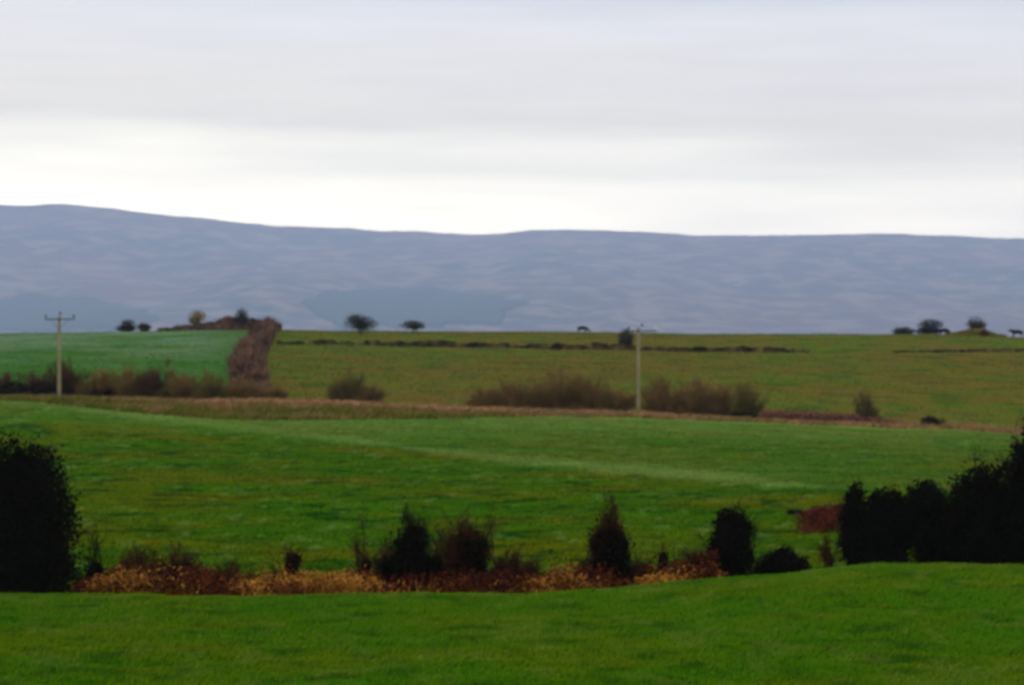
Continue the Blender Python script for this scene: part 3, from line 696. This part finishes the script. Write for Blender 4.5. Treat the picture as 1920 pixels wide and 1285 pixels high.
# ------------------------------------------------------------------ banks
def bank(name, label, path, width, height, mat, brush, brush_n, brush_h, tuft=(.16, .5), parts=('earth', 'brambles'), cat='bank', steps=2.0, lumpy=.5):
    """path: (u,d,scale) points; a lofted lumpy bank following the ground, covered in brush."""
    _seed[0] += 1; rng = np.random.default_rng(_seed[0])
    p = np.array([[X(a, b), b, s, a] for a, b, s in path], float)
    L = np.concatenate([[0], np.cumsum(np.hypot(np.diff(p[:, 0]), np.diff(p[:, 1])))])
    t = np.linspace(0, L[-1], max(8, int(L[-1] * steps)))
    cx, cy, sc = (np.interp(t, L, p[:, k]) for k in range(3))
    tx, ty = np.gradient(cx), np.gradient(cy); ln = np.hypot(tx, ty); nx, ny = -ty / ln, tx / ln
    m = 15; v = np.linspace(-1, 1, m)
    Wd = width * (.75 + .5 * fbm(t / 6, t * 0 + 3, 5, 3))
    Ht = height * sc * (1 - lumpy + 2 * lumpy * fbm(t / 3.5, t * 0 + 8, 6, 3))
    x = cx[:, None] + nx[:, None] * v * Wd[:, None] / 2; y = cy[:, None] + ny[:, None] * v * Wd[:, None] / 2
    g = gz(x / y * F + CX, y)
    prof = np.cos(v * np.pi / 2) ** .7
    z = g - .08 + Ht[:, None] * prof * (.7 + .6 * fbm(x / 1.1, y / 1.1, 7, 3)) * (prof > .02)
    org = np.array([cx[0], cy[0], g[0, m // 2]])
    root = empty(name, org); tag(root, label, cat)
    V = np.stack([x, y, z], -1).reshape(-1, 3) - org
    mesh_obj(parts[0], V, quads(np.arange(x.size).reshape(x.shape)), mat, root, smooth=True)
    n = brush_n
    i = rng.integers(0, len(t), n); j = rng.uniform(-.98, .98, n)
    bx = cx[i] + nx[i] * j * Wd[i] / 2 + rng.normal(0, .1, n); by = cy[i] + ny[i] * j * Wd[i] / 2 + rng.normal(0, .1, n)
    bz = gz(bx / by * F + CX, by) + Ht[i] * np.cos(j * np.pi / 2) ** .7 * .95
    cl = fbm(bx / .9, by / .9, 14, 3)
    keep = cl > .40
    bx, by, bz, cl = bx[keep], by[keep], bz[keep], cl[keep]; n = len(bx)
    h_ = brush_h * (.25 + 1.5 * np.clip(cl - .35, 0, 1)) * rng.uniform(.5, 1.3, n)
    a_ = rng.uniform(0, 2 * np.pi, n); l_ = rng.normal(0, .45, (n, 2)) * h_[:, None]; w_ = tuft[0] * rng.uniform(.3, .8, n)
    P = np.stack([bx, by, bz - .1], 1) - org
    sd2 = np.stack([np.cos(a_) * w_, np.sin(a_) * w_, w_ * 0], 1)
    mid_ = P + np.concatenate([l_ * .4, h_[:, None] * .6], 1)
    Vv = np.stack([P - sd2 * .3, mid_ - sd2, P + np.concatenate([l_, h_[:, None]], 1), mid_ + sd2], 1).reshape(-1, 3)
    Fc = np.arange(4 * n).reshape(n, 4)
    mesh_obj(parts[1], Vv, Fc, brush, root)
    return root
bank('bramble_bank', 'brown bramble-covered bank running uphill between the green field and the pasture',
     [(474, 261, .6), (468, 285, .9), (463, 310, 1), (465, 340, 1), (472, 365, 1), (484, 395, 1.05), (494, 430, 1.1), (503, 455, 1.3), (508, 468, 1.3)], 4.0, .7, M['bank_soil'], M['bank_brown'], 26000, 2.0, tuft=(.09, .5), lumpy=.8)
bank('bramble_bank', 'brown mound of brambles along the skyline above the green field',
     [(300, 484, .3), (330, 483, .5), (375, 482, .7), (405, 481, 1.1), (440, 480, 1.75), (465, 479, 1.5), (490, 478, 1.0), (520, 477, .6)], 4.0, 1.7, M['bank_soil'], M['bank_brown'], 14000, 1.0, tuft=(.10, .5), lumpy=.35)
bank('field_bank', 'long low mossy stone bank crossing the upper pasture',
     [(522, 400, .6)] + [(uu_, 400, 1 if (i_ % 3) else .75) for i_, uu_ in enumerate(range(560, 1500, 35))] + [(1515, 400, .3)], 2.0, .75, M['wall_bank'], M['wall_bank'], 26000, .45, tuft=(.13, .5), parts=('earth', 'weeds'), cat='field bank', lumpy=.75)
bank('field_bank', 'short faint dark bank at the right end of the upper pasture',
     [(1675, 402, .3), (1720, 402, .45), (1790, 402, .5), (1850, 404, .8), (1930, 404, 1), (2000, 404, 1)], 2.0, .55, M['wall_bank'], M['wall_bank'], 7000, .4, tuft=(.13, .5), parts=('earth', 'weeds'), cat='field bank', lumpy=.6)
bank('grass_bank', 'green grassy hump below the round bare tree on the skyline',
     [(1775, 470, .2), (1800, 470, .7), (1830, 469, 1.2), (1850, 469, .8), (1885, 468, .2)], 4, 1.5, M['up'], M['up'], 1500, .4, tuft=(.14, .5), parts=('earth', 'grass_tufts'), cat='bank', lumpy=.2)
bank('earth_bank', 'short cut bank topped by a painted shadow line above the red bracken patch',
     [(1485, 132, .2), (1515, 132, .8), (1550, 132, 1), (1595, 132, 1)], 1.2, .55, M['bank_soil'], M['dark_leaf'], 2600, .25, tuft=(.07, .3), parts=('earth', 'brambles'), cat='bank', lumpy=.4)  # near-black brush colour stands in for the shadow along the bank top

# ------------------------------------------------------------------ utility poles
def lathe(prof, n=14):
    V, Fc = [], []
    for r, z in prof:
        for k in range(n):
            V.append((r * math.cos(2 * math.pi * k / n), r * math.sin(2 * math.pi * k / n), z))
    for i in range(len(prof) - 1):
        for k in range(n):
            Fc.append((i * n + k, i * n + (k + 1) % n, (i + 1) * n + (k + 1) % n, (i + 1) * n + k))
    return np.array(V), np.array(Fc)
def box(c, s):
    V = np.array([(a, b, e) for a in (-1, 1) for b in (-1, 1) for e in (-1, 1)], float) * np.array(s) / 2 + np.array(c)
    return V, np.array([[0, 1, 3, 2], [4, 6, 7, 5], [0, 4, 5, 1], [2, 3, 7, 6], [0, 2, 6, 4], [1, 5, 7, 3]])
def bevelled(o, w_):
    m = o.modifiers.new('bevel', 'BEVEL'); m.width = w_; m.segments = 2
    return o
def utility_pole(label, u, d, top_y, ins_mat, shift):
    g = G(u, d); H = (CAMZ + (CY - top_y) / F * d) - g.z
    root = empty('utility_pole', g); tag(root, label, 'utility pole', 'wooden utility poles in the hedge')
    V, Fc = lathe([(.0, -.4), (.21, -.4), (.205, 1.5), (.185, H * .5), (.16, H - .04), (.13, H), (0, H + .01)])
    mesh_obj('pole', V, Fc, M['pole'], root, smooth=True)
    az = H - .38
    V, Fc = box((shift, -.21, az), (3.1, .12, .11)); bevelled(mesh_obj('crossarm', V, Fc, M['arm'], root), .015)
    for s in (-1, 1):
        a = np.array([0, -.20, az - 1.0]); b = np.array([shift + s * .95, -.20, az - .06])
        V, Fc = seg_mesh(np.array([[*a, *b, .035, .035]])); mesh_obj('brace', V, Fc, M['steel'], root)
    prof = [(0, 0), (.03, 0), (.03, .14), (.12, .15), (.13, .20), (.08, .22), (.12, .24), (.12, .29), (.06, .32), (.07, .38), (0, .40)]
    for i, xx in enumerate((-1.45, 0, 1.45)):
        V, Fc = lathe(prof, 12)
        o = mesh_obj('insulator', V + np.array([shift + xx, -.21 if i != 1 else 0, az + .07 if i != 1 else H]), Fc, ins_mat[i], root, smooth=True)
    return root
utility_pole('left wooden utility pole with a crossarm against the blue forest', 111, 251, 592, (M['porcelain'], M['porcelain'], M['arm']), .1)
utility_pole('right wooden utility pole standing in the brown thicket', 1197, 256.5, 614, (M['arm'], M['porcelain'], M['white_porcelain']), .4)

# ------------------------------------------------------------------ cattle
def cow(label, u, d, mat, heading, graze=False, scale=1.0):
    """one continuous skinned body; local +X is the head end"""
    me = bpy.data.meshes.new('cow')
    hz_ = (.55, .25) if graze else (1.35, 1.45)
    P = [(-.05, 0, 1.0, .36, .40), (-.55, 0, 1.03, .33, .36), (-.85, 0, 1.08, .26, .28), (.40, 0, 1.0, .34, .42), (.72, 0, 1.08, .26, .34),
         (.98, 0, (1.12 + hz_[0]) / 2 + .05, .17, .22), (1.20, 0, hz_[0], .14, .17), (1.42, 0, hz_[0] - .14 if not graze else hz_[1] + .05, .11, .12), (1.58, 0, hz_[0] - .26 if not graze else hz_[1] - .10, .08, .08)]
    E = [(0, 1), (1, 2), (0, 3), (3, 4), (4, 5), (5, 6), (6, 7), (7, 8)]
    def add(p, par):
        P.append(p); E.append((par, len(P) - 1)); return len(P) - 1
    for s in (-1, 1):
        a = add((.60, s * .20, .72, .14, .17), 4); a = add((.62, s * .22, .40, .085, .09), a); a = add((.60, s * .22, .10, .06, .06), a); add((.63, s * .22, .0, .07, .07), a)
        a = add((-.80, s * .22, .80, .17, .20), 2); a = add((-.72, s * .23, .58, .12, .13), a); a = add((-.92, s * .23, .40, .075, .08), a); a = add((-.86, s * .23, .10, .06, .06), a); add((-.83, s * .23, .0, .07, .07), a)
        add((1.16, s * .22, hz_[0] + .06, .05, .03), 6)
    a = add((-1.12, 0, 1.15, .04, .04), 2); a = add((-1.18, 0, .80, .03, .03), a); add((-1.18, 0, .45, .05, .05), a)
    me.from_pydata([p[:3] for p in P], E, [])
    o = bpy.data.objects.new('cow', me); COL.objects.link(o)
    sk = o.modifiers.new('skin', 'SKIN'); sk.use_smooth_shade = True
    for v, p in zip(me.skin_vertices[0].data, P):
        v.radius = (p[3], p[4]); v.use_root = False
    me.skin_vertices[0].data[0].use_root = True
    sb = o.modifiers.new('subdivision', 'SUBSURF'); sb.levels = 2; sb.render_levels = 2
    me.materials.append(mat)
    g = G(u, d); o.location = (g.x, g.y, g.z); o.rotation_euler = (0, 0, heading); o.scale = (scale,) * 3
    return tag(o, label, 'cow', 'cattle grazing along the skyline')
cow('lone dark cow grazing on the skyline left of the right utility pole', 1093, 474, M['black_cow'], .25, True)
cow('black cow beside the wide dark-footed skyline bush', 1771, 476, M['black_cow'], .3, True)
cow('black and white cow at the right end of the skyline', 1907, 470, M['pied_cow'], 2.8, False, 1.1)

# ------------------------------------------------------------------ haze
m = bpy.data.materials.new('haze'); m.use_nodes = True
t = m.node_tree; t.nodes.clear()
o_ = t.nodes.new('ShaderNodeOutputMaterial'); v_ = t.nodes.new('ShaderNodeVolumePrincipled')
v_.inputs['Color'].default_value = (.53, .67, 1.0, 1)
v_.inputs['Density'].default_value = 5.8e-5
v_.inputs['Anisotropy'].default_value = .25
t.links.new(v_.outputs[0], o_.inputs['Volume'])
V, Fc = box((0, 10000, 520), (82000, 100200, 1170))
tag(mesh_obj('haze', V, Fc, m), 'thin blue-grey haze lying over the whole landscape', 'haze', kind='stuff')
